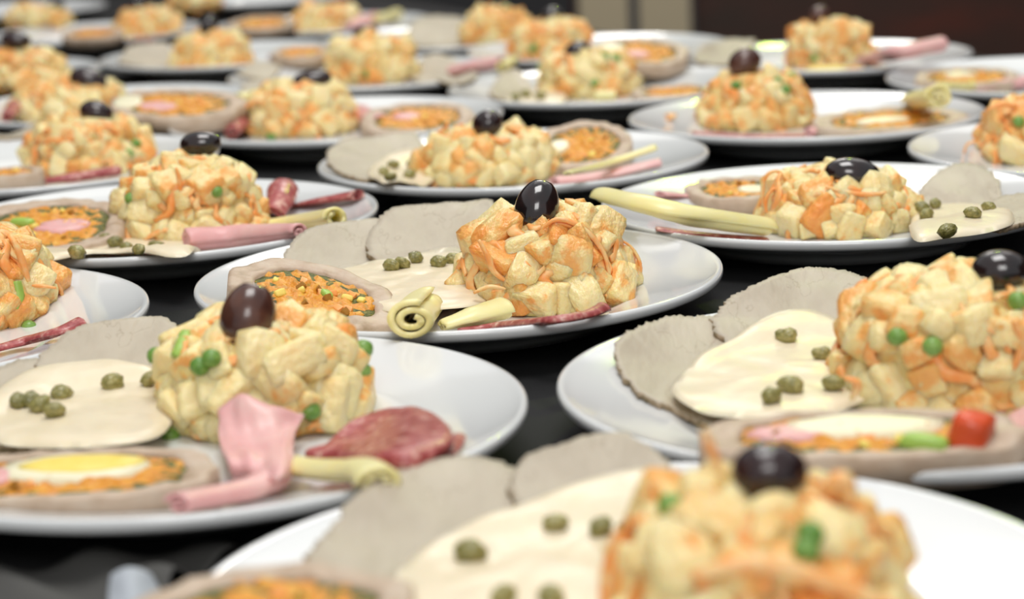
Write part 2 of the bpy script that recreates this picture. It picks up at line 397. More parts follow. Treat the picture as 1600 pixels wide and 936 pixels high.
    def hit(s, px, py):
        d = ray(px, py).normalized(); t0 = (s.c - EYE).length - 0.09
        for i in range(400):
            p = EYE + d * (t0 + i * 0.0004) - s.c
            if p.z < s.h and math.hypot(p.x - s.lean * p.z, p.y) < s.prof(p.z): return p
        return at_depth(px, py, s.c.y) - s.c
    def pea(s, px, py, r=0.0042):
        p = s.hit(px, py) - ray(px, py).normalized() * 0.0022
        inst('pea', rnd.choice(PEA), s.o, p, None, (r, r, r * .95))
    def strand(s, pts, dy=0.0, r=0.0011):
        P = []
        for x, y in pts: P.append(at_depth(x, y, s.c.y + dy) - s.c)
        P = spline(P, 5)
        link('carrot_shred', tube(P, lambda t: r * (0.6 + .55 * math.sin(PI * t)), 6), M['carrot'], s.o)
    def stalk(s, pts):
        P = [s.hit(*q) - ray(*q).normalized() * 0.002 for q in pts]
        link('celery_stick', tube(spline(P, 4), 0.003, 6), M['celery'], s.o)
def spline(P, n, closed=False):
    out = []; m_ = len(P)
    for i in range(m_ if closed else m_ - 1):
        g = (lambda k: P[k % m_]) if closed else (lambda k: P[min(max(k, 0), m_ - 1)])
        a, b, c, d_ = g(i - 1), g(i), g(i + 1), g(i + 2)
        for j in range(n):
            t = j / n
            out.append(0.5 * (2 * b + (c - a) * t + (2 * a - 5 * b + 4 * c - d_) * t * t + (3 * b - a - 3 * c + d_) * t ** 3))
    if not closed: out.append(P[-1].copy())
    return out

def olive(sal, px, py, lpx, dpx, ang, label, col='olive_black', dy=0.0, tip=0.0):
    c = at_depth(px, py, sal.c.y + dy); k = px_size(c); l, d_ = lpx * k / 2, dpx * k / 2
    bm = bmesh.new(); nu, nv = 28, 20; rings = []
    for i in range(nv + 1):
        t = -1 + 2 * i / nv; a = math.asin(max(-1, min(1, t)))
        rr = math.cos(a) ** 0.96 * (1 - 0.06 * math.sin(a))
        zz = math.sin(a) * (1 + 0.03 * abs(math.sin(a)) ** 6)
        if i == nv: zz = 0.965                     # stem dimple
        rings.append([bm.verts.new((d_ * rr * math.cos(2 * PI * q / nu), d_ * rr * math.sin(2 * PI * q / nu), l * zz)) for q in range(nu)] if 0 < i < nv else [bm.verts.new((0, 0, l * zz))])
    for a, b in zip(rings, rings[1:]):
        for q in range(nu):
            w_ = (q + 1) % nu
            if len(a) == 1: bm.faces.new((a[0], b[w_], b[q]))
            elif len(b) == 1: bm.faces.new((a[q], a[w_], b[0]))
            else: bm.faces.new((a[q], a[w_], b[w_], b[q]))
    bmesh.ops.recalc_face_normals(bm, faces=bm.faces)
    o = link('olive', bm, M[col])
    ax = RT * math.cos(math.radians(ang)) + UP * math.sin(math.radians(ang)) - FWD * tip
    o.location = c; o.rotation_mode = 'QUATERNION'; o.rotation_quaternion = ax.normalized().to_track_quat('Z', 'Y')
    return tag(o, label, 'olive', 'black olives on the potato salads')

# ------------------------------------------------------------------ sliced meat, sauce, capers
def drape(name, pl, poly, mt, off, thick, label, cat, group, rag=0.0, dome=False, lift=0.0, seed=0, edge_mat=None, flat=None):
    P = [pl.at(x, y, off) for x, y in poly]
    P = spline([Vector((p.x, p.y, 0)) for p in P], 22 if rag else 9, True)
    c = sum(P, Vector()) / len(P); n = len(P); rings = []; nr = 12
    bm = bmesh.new(); outw = (c - Vector((pl.x, pl.y, 0))).normalized(); outw = (outw + Vector((0, .6, 0))).normalized()
    def zt(p, t):
        z = max(pl.z(p), surf_r(.09) if flat else 0) + off + thick
        z += 0.0012 * nz(p.x + seed, p.y, 0, 55) + lift * t ** 2 * max(0, (p - c).normalized().dot(outw))
        if dome: z += thick * (math.sqrt(max(0, 1 - t ** 5)) - 1) * 0.95 + 0.0006 * nz(p.x, p.y, seed, 120) * (1 - t ** 4)
        return z
    for i in range(1, nr + 1):
        t = i / nr; row = []
        for k, q in enumerate(P):
            j = 1 + (rag * (nz(q.x + seed, q.y, 0, 150) * .9 + nz(q.x + seed, q.y, 0, 420) * .7 + nz(q.x, q.y, seed, 1100) * .6) * t ** 4)
            p = c + (q - c) * t * j
            row.append(bm.verts.new((p.x, p.y, zt(p, t))))
        rings.append(row)
    ct = bm.verts.new((c.x, c.y, zt(c, 0)))
    low = [[bm.verts.new((v.co.x, v.co.y, v.co.z - (thick if not dome else (v.co.z - pl.z(v.co) - off)))) for v in rings[q]] for q in (nr - 1,)][0]
    for k in range(n):
        q = (k + 1) % n
        bm.faces.new((ct, rings[0][k], rings[0][q]))
        for a, b in zip(rings, rings[1:]): bm.faces.new((a[k], b[k], b[q], a[q]))
        f = bm.faces.new((rings[-1][k], low[k], low[q], rings[-1][q]))
        if edge_mat: f.material_index = 1
    cb = bm.verts.new((c.x, c.y, pl.z(c) + off))
    mid = [bm.verts.new((v.co.x, v.co.y, v.co.z - (thick if not dome else (v.co.z - pl.z(v.co) - off)))) for v in rings[nr // 2]]
    for k in range(n):
        q = (k + 1) % n
        bm.faces.new((low[q], low[k], mid[k], mid[q])); bm.faces.new((mid[q], mid[k], cb))
    cc = Vector((c.x, c.y, pl.z(c) + off))
    for v in bm.verts: v.co -= cc
    o = link(name, bm, mt, None, True, cc)
    if edge_mat: o.data.materials.append(edge_mat)
    return tag(o, label, cat, group)
def veal(pl, poly, label, off=0.0006, lift=0.003, seed=0):
    return drape('veal_slice', pl, poly, M['veal'], off, 0.0026, label, 'meat slice', 'cold veal slices on the plates', 0.06, False, lift, seed, M['veal_edge'])
def sauce(pl, poly, label, off=0.0046, seed=0):
    return drape('tuna_sauce', pl, poly, M['sauce'], off, 0.0034, label, 'sauce', 'cream sauce over the veal', 0.0, True, 0, seed)
def capers(pl, pts, label, up=0.0092, r=0.0042):
    order = ['leftmost', 'second from left', 'third from left', 'fourth from left', 'fifth from left', 'sixth from left', 'seventh from left']
    ps = sorted(pts)
    for i, (x, y) in enumerate(ps):
        p = pl.at(x, y, up + .001); k = r * rnd.uniform(.85, 1.15)
        o = inst('caper', rnd.choice(CAP), None, p, Vector((rnd.uniform(-1, 1), rnd.uniform(-1, 1), 1)).to_track_quat('Z', 'Y'), (k * 1.2, k, k * .8))
        tag(o, 'green caper, ' + ('rightmost' if i == len(ps) - 1 else order[i]) + ' on the sauce of ' + pl.desc, 'caper', 'capers on ' + pl.desc)

# ------------------------------------------------------------------ rolled slices
def roll(name, pl, pts, rs, mt, label, cat, group, turns=1.6, flat=1.0, thick=0.0016, a0=0.0, pitch=0.0030, n=10, jag=0.0012, seed=0):
    """pts: world centre line; rs: radius at every point; a sheet wound in a spiral round it"""
    P = spline(pts, n); m_ = len(P)
    R_ = []
    for i in range(m_):
        t = i / (m_ - 1) * (len(rs) - 1); a = min(int(t), len(rs) - 2) if len(rs) > 1 else 0
        R_.append(rs[a] + (rs[min(a + 1, len(rs) - 1)] - rs[a]) * (t - a))
    ns = int(26 * turns); bm = bmesh.new(); G = []
    for i, p in enumerate(P):
        T = (P[min(i + 1, m_ - 1)] - P[max(i - 1, 0)]).normalized(); S = T.cross(Vector((0, 0, 1))).normalized(); U = S.cross(T)
        row = []
        for j in range(ns + 1):
            a = a0 + 2 * PI * turns * j / ns; d_ = pitch * turns * j / ns
            wb = 1 + 0.07 * nz(i * .25 + seed, a * .6, 0, 1)
            ro, ri = max(.0008, R_[i] * wb - d_), max(.0004, R_[i] * wb - d_ - thick)
            e = T * (jag * nz(a * 1.5, seed + (i > m_ / 2) * 9, 0, 1) * (1 if i in (0, m_ - 1) else 0))
            dv = S * math.cos(a) + U * math.sin(a) * flat
            row.append((bm.verts.new(p + dv * ro + e), bm.verts.new(p + dv * ri + e)))
        G.append(row)
    for i in range(m_ - 1):
        for j in range(ns):
            A, B, D, E_ = G[i][j], G[i][j + 1], G[i + 1][j + 1], G[i + 1][j]
            bm.faces.new((A[0], B[0], D[0], E_[0])); bm.faces.new((A[1], E_[1], D[1], B[1]))
        for j in (0, ns):
            A, B = G[i][j], G[i + 1][j]; bm.faces.new((A[0], B[0], B[1], A[1]))
    for i in (0, m_ - 1):
        for j in range(ns):
            A, B = G[i][j], G[i][j + 1]; bm.faces.new((A[0], A[1], B[1], B[0]))
    bmesh.ops.recalc_face_normals(bm, faces=bm.faces)
    # rest on the plate
    drop = 1.0
    for v in bm.verts: drop = min(drop, v.co.z - pl.z(v.co))
    c = P[m_ // 2].copy()
    for v in bm.verts: v.co -= c
    o = link(name, bm, mt, None, True, c)
    return tag(o, label, cat, group)
def rollpx(name, pl, pix, rs_px, mt, label, cat, group, ups=None, **kw):
    pts = []; rs = []
    fl = kw.get('flat', 1.0)
    for i, (x, y) in enumerate(pix):
        q = pl.at(x, y, 0.008); k = px_size(q); r = rs_px[min(i, len(rs_px) - 1)] * k
        up = r * fl + 0.0006 + (ups[i] if ups else 0)
        pts.append(pl.at(x, y, up)); rs.append(r)
    return roll(name, pl, pts, rs, mt, label, cat, group, **kw)
def ham(pl, pix, r, label, **kw): return rollpx('ham_roll', pl, pix, r, M['ham'], label, 'ham', 'rolled ham slices', **kw)
def cheese(pl, pix, r, label, **kw):
    kw.setdefault('thick', 0.0026); kw.setdefault('turns', 1.25); kw.setdefault('pitch', 0.0028)
    return rollpx('cheese_roll', pl, pix, r, M['cheese'], label, 'cheese', 'rolled cheese slices', **kw)
def salami(pl, pix, r, label, **kw):
    kw.setdefault('flat', 0.62); kw.setdefault('turns', 1.8)
    return rollpx('salami_slice', pl, pix, r, M['salami'], label, 'salami', 'folded salami slices', **kw)

def loft(name, rows, mt, label, cat, group, thick=0.002, ruffle=0.0, n=8, parent=None, seed=0):
    """a soft sheet through a grid of points, given thickness"""
    G = [spline(r, n) for r in rows]; G = [spline([g[k] for g in G], n) for k in range(len(G[0]))]
    bm = bmesh.new(); nu, nv = len(G), len(G[0]); T = []; B = []
    for i in range(nu):
        t_, b_ = [], []
        for j in range(nv):
            du = G[min(i + 1, nu - 1)][j] - G[max(i - 1, 0)][j]; dv = G[i][min(j + 1, nv - 1)] - G[i][max(j - 1, 0)]
            nn = du.cross(dv).normalized()
            if nn.dot(EYE - G[i][j]) < 0: nn = -nn
            e = min(i, nu - 1 - i, j, nv - 1 - j) / n
            p = G[i][j] + nn * ruffle * nz(i * .23 + seed, j * .17, 0, 1)
            h = thick / 2 * (math.sqrt(min(1, .25 + 2.2 * e)) if thick > .003 else 1)
            t_.append(bm.verts.new(p + nn * h)); b_.append(bm.verts.new(p - nn * h))
        T.append(t_); B.append(b_)
    for i in range(nu - 1):
        for j in range(nv - 1):
            bm.faces.new((T[i][j], T[i + 1][j], T[i + 1][j + 1], T[i][j + 1])); bm.faces.new((B[i][j], B[i][j + 1], B[i + 1][j + 1], B[i + 1][j]))
    for i in range(nu - 1):
        for j in (0, nv - 1): bm.faces.new((T[i][j], T[i + 1][j], B[i + 1][j], B[i][j]))
    for j in range(nv - 1):
        for i in (0, nu - 1): bm.faces.new((T[i][j], T[i][j + 1], B[i][j + 1], B[i][j]))
    bmesh.ops.recalc_face_normals(bm, faces=bm.faces)
    c = sum((v.co for v in bm.verts), Vector()) / len(bm.verts); c.z = min(v.co.z for v in bm.verts)
    if parent: c -= parent.location; 
    for v in bm.verts: v.co -= (c + parent.location if parent else c)
    o = link(name, bm, mt, parent, True, c)
    return tag(o, label, cat, group) if not parent else o

# ------------------------------------------------------------------ stuffed meat roulade slices
def disc(a, b, z0, z1, seed, amp=0.05, bumpz=0.0006, fr=200, nr=8, na=48, inner=0.0, pw=2.3, cx=0, cy=0):
    """flat oval slab (or ring when inner > 0) with an uneven outline and top"""
    bm = bmesh.new()
    def out(th, f):
        c, s_ = math.cos(th), math.sin(th)
        r = 1 / (abs(c) ** pw + abs(s_) ** pw) ** (1 / pw) * (1 + amp * nz(c * 1.7 + seed, s_ * 1.7, 0, 1.3))
        return cx + a * f * r * c, cy + b * f * r * s_
    tops = []
    fs = [inner + (1 - inner) * i / nr for i in range(0 if inner else 1, nr + 1)]
    for f in fs:
        row = []
        for k in range(na):
            x, y = out(2 * PI * k / na, f); e = 0.0008 if f >= .999 or (inner and f <= inner + 1e-6) else 0
            row.append(bm.verts.new((x, y, z1 + bumpz * nz(x + seed, y, 0, fr) - e)))
        tops.append(row)
    lows = []
    for f in (1.0, inner if inner else 0.5):
        lows.append([bm.verts.new((*out(2 * PI * k / na, f), z0)) for k in range(na)])
    for k in range(na):
        q = (k + 1) % na
        for A, B in zip(tops, tops[1:]): bm.faces.new((A[k], B[k], B[q], A[q]))
        bm.faces.new((tops[-1][k], lows[0][k], lows[0][q], tops[-1][q]))
        bm.faces.new((lows[0][k], lows[1][k], lows[1][q], lows[0][q]))
        if inner: bm.faces.new((lows[1][k], tops[0][k], tops[0][q], lows[1][q]))
    if not inner:
        bm.faces.new(tops[0]); bm.faces.new(lows[1][::-1])
    bmesh.ops.recalc_face_normals(bm, faces=bm.faces)
    return bm
def roulade(pl, px, py, length, width, rot, label, th=0.012, tilt=(0, 0), up=0.0, egg=None, yolk=None, strip=None, bits=9, pepper=None, green=None, seed=1, fill=0.72):
    r = random.Random(seed * 7)
    p = pl.at(px, py, up + th)
    p.z -= th
    e = empty('meat_roulade', p, label, 'meat roulade', 'stuffed roulade slices on the plates')
    e.rotation_mode = 'QUATERNION'
    from mathutils import Euler, Quaternion
    e.rotation_quaternion = Quaternion((1, 0, 0), math.radians(tilt[0])) @ Quaternion((0, 1, 0), math.radians(tilt[1])) @ Quaternion((0, 0, 1), math.radians(rot))
    a, b = length / 2, width / 2
    link('meat_rim', disc(a, b, 0, th, seed, .10, .0016, 110, 6, 64, fill + .03), M['pork'], e)
    link('herb_layer', disc(a * (fill + .055), b * (fill + .055), .001, th - .0012, seed, .09, .0016, 500, 3, 56, fill - .10), M['herb'], e)
    link('vegetable_filling', disc(a * fill * 1.0, b * fill * 1.0, .001, th - .0010, seed + 2, .15, .0034, 230, 10, 64), M['filling'], e)
    if egg:
        x, y, ea, eb = egg; link('egg_white', disc(ea * a, eb * b, .002, th + .0012, seed + 4, .08, .0004, 100, 4, 36, 0, 2.0, x * a, y * b), M['egg_white'], e)
    if yolk:
        x, y, ea, eb = yolk; link('egg_yolk', disc(ea * a, eb * b, .003, th + .0018, seed + 5, .05, .0003, 300, 4, 32, 0, 2.0, x * a, y * b), M['egg_yolk'], e)
    if strip:
        x, y, ea, eb = strip; link('ham_strip', disc(ea * a, eb * b, .002, th + .0008, seed + 6, .2, .0006, 200, 4, 28, 0, 2.0, x * a, y * b), M['ham'], e)
    for i in range(bits):
        t = r.uniform(0, 2 * PI); f = math.sqrt(r.random()) * fill * .86; s_ = r.uniform(.0026, .0042)
        x, y = a * f * math.cos(t), b * f * math.sin(t)
        if egg and abs(x / a - egg[0]) < egg[2] and abs(y / b - egg[1]) < egg[3]: continue
        if yolk and abs(x / a - yolk[0]) < yolk[2] and abs(y / b - yolk[1]) < yolk[3]: continue
        o = inst('carrot_bit', BIT[i % 3], e, (x, y, th - .0008), Vector((r.uniform(-1, 1), r.uniform(-1, 1), 1)).to_track_quat('Z', 'Y'), (s_ * r.uniform(1, 1.6), s_, s_ * .8))
    if pepper:
        x, y, k = pepper; inst('red_pepper_piece', PEP, e, (x * a, y * b, th - .001), Vector((.2, -.1, 1)).to_track_quat('Z', 'Y'), (k, k * .8, k * 1.1))
    if green:
        x, y, k = green; inst('green_bean_piece', GRN, e, (x * a, y * b, th), Vector((.1, .3, 1)).to_track_quat('Z', 'Y'), (k * 1.6, k, k * .6))
    return e
BIT = [recol(0, 'carrot_bit', M['carrot']), recol(3, 'carrot_bit', M['filling']), recol(5, 'carrot_bit', M['egg_yolk'])]
M['filling'].name = 'vegetable_filling'
PEP = recol(1, 'red_pepper_piece', M['pepper']); GRN = recol(2, 'green_bean_piece', M['celery'])


# ================================================================== the plates and what lies on them
# ---- A: sharp plate in the centre
A = Plate(-0.0267, 1.0719, 'the sharp centre plate', 'white plate in sharp focus in the centre of the picture')
veal(A, [(432, 432), (470, 398), (520, 384), (560, 380), (600, 398), (640, 410), (640, 440), (560, 470), (480, 470)], 'grey veal slice at the left back of the sharp centre plate', lift=.006, seed=1)
veal(A, [(575, 412), (620, 384), (670, 366), (725, 364), (770, 372), (780, 420), (720, 450), (640, 440)], 'grey veal slice behind the capers on the sharp centre plate', off=.0042, lift=.006, seed=2)
sauce(A, [(520, 432), (570, 414), (640, 404), (720, 396), (770, 420), (760, 470), (690, 484), (600, 487), (545, 466)], 'smooth cream sauce left of the salad on the sharp centre plate', off=.0078)
capers(A, [(629, 412), (650, 403), (685, 409), (708, 404), (727, 402), (612, 415)], '', up=.0125)
sA = Salad(A, 853, 464, 292, 0.0535, 'chunky orange-flecked potato salad in sharp focus under a shiny black olive', .66, 88, 34, 2, size=.0142)
sA.strand([(962, 372), (985, 385), (1000, 412), (996, 440), (985, 452)]); sA.strand([(945, 395), (968, 402), (985, 425), (992, 445)], -.004)
sA.strand([(846, 358), (868, 343), (895, 348), (925, 370), (945, 400), (952, 430)], -.032, .0018); sA.strand([(748, 375), (762, 400), (772, 425), (800, 445)], -.040, .0018)
sA.strand([(850, 352), (880, 350), (915, 365), (935, 395)], -.030, .0015); sA.strand([(740, 458), (765, 448), (790, 452)], -.045, .0015)
olive(sA, 839, 326, 94, 70, 76, 'shiny black olive upright on the sharp centre salad', dy=-.012, tip=-.15)
roulade(A, 486, 454, .098, .070, -43, 'roulade slice with orange filling leaning at left of the sharp centre plate', .0125, (10, 9), .004, green=(.1, .1, .005), seed=3, bits=16, fill=.66, egg=None)
ham(A, [(566, 512), (625, 512)], [11], 'pink ham end beside the roulade of the sharp centre plate', flat=.6)
ham(A, [(655, 492), (705, 470)], [16], 'pink ham roll behind the open cheese roll of the sharp centre plate', flat=.8)
cheese(A, [(645, 501), (655, 488), (668, 474)], [41, 40, 36], 'pale cheese roll with open ring end facing front on the sharp centre plate', flat=.76, turns=2.0, a0=1.2, thick=.0034, pitch=.0042)
cheese(A, [(690, 510), (735, 497), (785, 483)], [19, 28, 33], 'pale cheese roll widening under the sharp centre salad', flat=.62)
salami(A, [(716, 517), (780, 510), (860, 503), (915, 494), (940, 484)], [8, 12, 14, 14, 17], 'dark pink folded salami along the front of the sharp centre salad', flat=.85)

# ---- B: left, behind the centre plate
B = Plate(-0.2142, 1.2837, 'the plate left behind the centre', 'white plate left behind the centre plate holding a straight pink ham roll')
veal(B, [(-40, 405), (20, 372), (120, 362), (230, 366), (290, 385), (280, 403), (150, 412), (40, 412)], 'veal slice under sauce at the front of the plate left behind the centre', seed=4, lift=.001)
sauce(B, [(20, 400), (60, 380), (150, 372), (250, 376), (310, 384), (290, 401), (180, 407), (80, 408)], 'thin cream sauce at the front of the plate left behind the centre', off=.0040)
capers(B, [(46, 396), (120, 394), (197, 387), (217, 390), (245, 385), (180, 378), (165, 372)], '')
sB = Salad(B, 298, 368, 236, .053, 'tall pale potato salad with one pea in front, left behind the centre plate', .72, 80, 30, 6, size=.0138, peas=[(338, 299), (205, 310)])
sB.strand([(275, 262), (281, 285), (283, 310)], -.040, .0016); sB.strand([(225, 375), (250, 362), (275, 358)], -.046, .002)
olive(sB, 314, 225, 66, 40, 5, 'black olive half hidden behind the crown of the salad left behind the centre', dy=.016)
roulade(B, 72, 350, .096, .100, 4, 'large round roulade slice lying face up at far left with green bean centre', .012, (9, 0), .004, strip=(.22, -.05, .33, .22), green=(-.3, .15, .009), seed=8, bits=14, fill=.74)
ham(B, [(290, 377), (380, 370), (470, 362)], [25, 24, 17], 'smooth pink ham roll in front of the salad left behind the centre', turns=2.1, flat=.9)
cheese(B, [(360, 358), (450, 350), (525, 341)], [10, 16, 22], 'pale cheese roll beside the pink ham roll left behind the centre', flat=.9)
salami(B, [(425, 338), (436, 318), (440, 300)], [20, 24, 26], 'curled dark salami cone standing beside the salad left behind the centre', flat=.9, turns=1.4, ups=[0, .003, .006])
salami(B, [(445, 326), (500, 315), (560, 305)], [12, 17, 22], 'flat pink salami fold at the right rim of the plate left behind the centre', flat=.45)

# ---- C: right, behind the centre plate
Cc = Plate(0.1896, 1.2415, 'the plate right behind the centre', 'white plate right behind the centre plate with a long cheese strip over its rim')
veal(Cc, [(1425, 322), (1460, 305), (1510, 288), (1550, 290), (1565, 310), (1560, 350), (1480, 365), (1420, 350)], 'veal slice behind the sauce on the plate right behind the centre', seed=9, lift=.003)
veal(Cc, [(1540, 330), (1575, 312), (1625, 312), (1650, 330), (1610, 352), (1545, 362)], 'veal slice at the right rim of the plate right behind the centre', seed=10, off=.0042, lift=.003)
sauce(Cc, [(1425, 340), (1450, 325), (1510, 318), (1560, 328), (1585, 345), (1550, 362), (1480, 373), (1425, 372)], 'cream sauce right of the salad on the plate right behind the centre', off=.0075)
capers(Cc, [(1440, 323), (1462, 318), (1545, 324), (1480, 360), (1447, 335), (1520, 333)], '', up=.0120)
sC = Salad(Cc, 1308, 352, 248, .0375, 'low potato salad with a loose carrot loop at left, right behind the centre plate', .74, 78, 38, 11, size=.0136, lean=0)
sC.strand([(1192, 322), (1192, 290), (1200, 272), (1215, 268), (1228, 280), (1235, 292)], -.005, .0014); sC.strand([(1200, 340), (1196, 315), (1208, 295), (1222, 300)], -.015, .0013)
sC.strand([(1290, 292), (1320, 300), (1360, 304), (1385, 300)], -.036, .0018)
olive(sC, 1332, 273, 88, 54, -4, 'large shiny black olive lying level on the salad right behind the centre', dy=-.016)
roulade(Cc, 1150, 292, .062, .064, 0, 'small roulade slice with amber filling behind the long cheese strip', .010, (4, 0), .002, egg=(.35, -.2, .35, .25), seed=12, bits=6, fill=.66)
ham(Cc, [(1030, 304), (1110, 312), (1195, 322)], [15], 'flat pink ham strip between the long cheese strip and the roulade', flat=.45)
cheese(Cc, [(940, 306), (1010, 322), (1090, 341), (1195, 356)], [21, 25, 27, 26], 'long flat pale cheese strip jutting over the left rim', flat=.72, ups=[.010, .010, .005, .002], turns=1.6, pitch=.004)
salami(Cc, [(1025, 358), (1100, 368), (1190, 374)], [14, 18, 18], 'flat dark salami lying in front of the long cheese strip', flat=.35)

# ---- D: front left
D = Plate(-0.1304, 0.8165, 'the front left plate', 'white plate at front left with the cut egg yolk roulade')
veal(D, [(62, 612), (85, 580), (130, 562), (190, 558), (260, 566), (300, 590), (280, 640), (150, 650), (70, 640)], 'veal slice behind the sauce on the front left plate', seed=13, off=.0042, lift=.006)
veal(D, [(-70, 640), (-10, 606), (80, 600), (180, 620), (230, 665), (120, 700), (-40, 700)], 'veal slice at the left under the sauce of the front left plate', seed=14, lift=.004)
sauce(D, [(-30, 640), (30, 608), (110, 596), (200, 588), (260, 600), (270, 650), (240, 686), (130, 700), (0, 694)], 'wide cream sauce pool on the front left plate', off=.0078)
capers(D, [(176, 597), (97, 614), (50, 625), (85, 641), (62, 632), (30, 626), (233, 592)], '', up=.0125, r=.0042)
sD = Salad(D, 418, 648, 338, .047, 'potato salad with peas and ham before it under an upright brown olive', .80, 74, 26, 15, size=.0145, peas=[(330, 560), (312, 572), (486, 642), (266, 680), (244, 556), (568, 545), (565, 580)], stalks=[[(275, 558), (284, 540), (290, 522)]])
olive(sD, 388, 496, 112, 88, 78, 'large brown olive standing upright on the front left salad', 'olive_brown', dy=-.012, tip=-.1)
roulade(D, 112, 736, .108, .046, 0, 'roulade slice with a big yellow egg yolk at front left', .012, (7, 0), .002, egg=(.0, .18, .52, .5), yolk=(.05, .24, .43, .36), strip=(-.52, .0, .14, .3), seed=16, bits=14, fill=.76)
yd = lambda k: sD.c.y - sD.R * k
loft('ham_slice', [[at_depth(344, 650, yd(1.08)), at_depth(372, 618, yd(1.05)), at_depth(420, 634, yd(1.15)), at_depth(474, 652, yd(1.05))],
                   [at_depth(343, 690, yd(1.5)), at_depth(385, 688, yd(1.52)), at_depth(430, 680, yd(1.5)), at_depth(462, 676, yd(1.35))],
                   [at_depth(356, 724, yd(2.42)), at_depth(396, 722, yd(2.42)), at_depth(436, 716, yd(2.45)), at_depth(456, 708, yd(2.25))],
                   [D.at(372, 752, .003), D.at(400, 752, .006), D.at(436, 748, .008), D.at(452, 744, .005)]], M['ham'], 'upright pink ham fold leaning on the front left salad', 'ham', 'rolled ham slices', .0022, .0025, seed=3)
ham(D, [(436, 722), (428, 748), (375, 770), (278, 788)], [24, 34, 33, 31], 'bent pink ham roll lying open at its left end on the front left plate', flat=.66, turns=2.2, ups=[.006, .002, 0, 0])
cheese(D, [(446, 730), (520, 738), (572, 738), (594, 754)], [32, 35, 39, 43], 'pale cheese roll with an open oval end on the front left plate', flat=.68, turns=2.0, thick=.0026, pitch=.0036)
loft('salami_slice', [[D.at(545, 672, .010), D.at(600, 648, .012), D.at(650, 642, .012), D.at(690, 660, .010)],
                      [D.at(512, 694, .008), D.at(575, 684, .010), D.at(640, 680, .011), D.at(708, 690, .008)],
                      [D.at(480, 712, .005), D.at(545, 712, .008), D.at(605, 716, .009), D.at(672, 722, .006)],
                      [D.at(500, 722, .003), D.at(550, 726, .004), D.at(600, 734, .004), D.at(652, 740, .003)]], M['salami'], 'broad marbled salami fold at the right of the front left salad', 'salami', 'folded salami slices', .0065, .002, seed=5)
salami(D, [(668, 730), (698, 708), (714, 684)], [14, 18, 16], 'narrow curled salami edge at the right of the front left plate', flat=.6)

# ---- E: front right
E_ = Plate(0.1513, 0.8314, 'the front right plate', 'white plate at front right with large grey veal slices')
veal(E_, [(962, 574), (985, 545), (1040, 522), (1110, 518), (1180, 540), (1180, 620), (1130, 670), (1060, 650), (1000, 622)], 'large veal slice at the left rim of the front right plate', seed=17, lift=.005)
veal(E_, [(1115, 530), (1135, 496), (1180, 474), (1250, 450), (1310, 448), (1360, 470), (1400, 520), (1340, 580), (1200, 590)], 'large veal slice with ragged back edge on the front right plate', seed=18, off=.0042, lift=.007)
sauce(E_, [(1050, 612), (1085, 572), (1150, 545), (1220, 518), (1300, 520), (1360, 545), (1370, 600), (1320, 640), (1200, 655), (1100, 645)], 'wide cream sauce pool dotted with capers on the front right plate', off=.0078)
capers(E_, [(1229, 525), (1284, 553), (1236, 602), (1302, 598), (1206, 618)], '', up=.0125, r=.0042)
sE = Salad(E_, 1492, 618, 372, .057, 'large potato salad with green peas at the right edge', .84, 92, 34, 19, size=.0146, peas=[(1457, 541), (1590, 470), (1402, 525)])
olive(sE, 1562, 425, 90, 70, 5, 'round shiny black olive at the right edge', dy=-.012, tip=.3)
sE.strand([(1585, 500), (1596, 540), (1580, 580)], -.045, .0022); sE.strand([(1320, 590), (1340, 600), (1330, 625)], -.045, .002)
roulade(E_, 1345, 672, .116, .042, -2, 'roulade slice with egg white and red pepper on the front right plate', .0135, (8, 0), .002, egg=(.02, .25, .5, .40), strip=(-.42, .1, .25, .3), pepper=(.62, -.25, .017), green=(.35, -.5, .010), seed=20, bits=16, fill=.72)
ham(E_, [(1430, 640), (1500, 636), (1575, 640)], [20], 'pink ham edge showing between salad and red pepper roulade', flat=.7)
ham(E_, [(1572, 700), (1600, 672), (1640, 650)], [38, 42, 40], 'pink ham roll at the right end of the red pepper roulade', flat=.8)

# ---- F: nearest plate
Fp = Plate(0.0324, 0.5879, 'the nearest plate', 'nearest white plate, blurred, at the bottom of the picture')
veal(Fp, [(470, 900), (510, 850), (560, 800), (640, 756), (720, 738), (800, 750), (880, 790), (840, 900), (700, 1000), (520, 1010)], 'blurred large veal slice at the left of the nearest plate', seed=21, lift=.004)
veal(Fp, [(800, 790), (820, 745), (880, 730), (950, 712), (1000, 724), (1040, 750), (1080, 790), (1000, 860), (880, 860)], 'blurred veal slice at the back of the nearest plate', seed=22, off=.0042, lift=.006)
sauce(Fp, [(590, 940), (650, 880), (730, 835), (840, 800), (930, 760), (1010, 745), (1060, 790), (1060, 900), (980, 1010), (780, 1050), (640, 1020)], 'blurred wide cream sauce pool on the nearest plate', off=.0078)
capers(Fp, [(735, 862), (867, 817), (938, 824), (862, 930), (985, 828), (786, 930)], '', up=.0125, r=.0042)
sF = Salad(Fp, 1182, 985, 455, .050, 'large blurred potato salad at the bottom with an orange shred beside its olive', .80, 78, 34, 23, size=.0150, peas=[(1047, 790), (1265, 835), (1258, 862)])
olive(sF, 1203, 738, 122, 96, 2, 'blurred black olive on the nearest salad', 'olive_dark', dy=-.004)
sF.strand([(1098, 670), (1112, 705), (1130, 745)], -.012, .0016); sF.strand([(965, 830), (950, 890), (945, 950)], -.02, .002); sF.strand([(1080, 900), (1180, 880), (1300, 910), (1400, 950)], -.042, .0035); sF.strand([(1290, 770), (1315, 750), (1325, 790)], -.01, .004)
roulade(Fp, 420, 962, .085, .075, 10, 'blurred roulade slice cut off at the bottom left of the nearest plate', .012, (4, 0), .002, seed=24, bits=10)

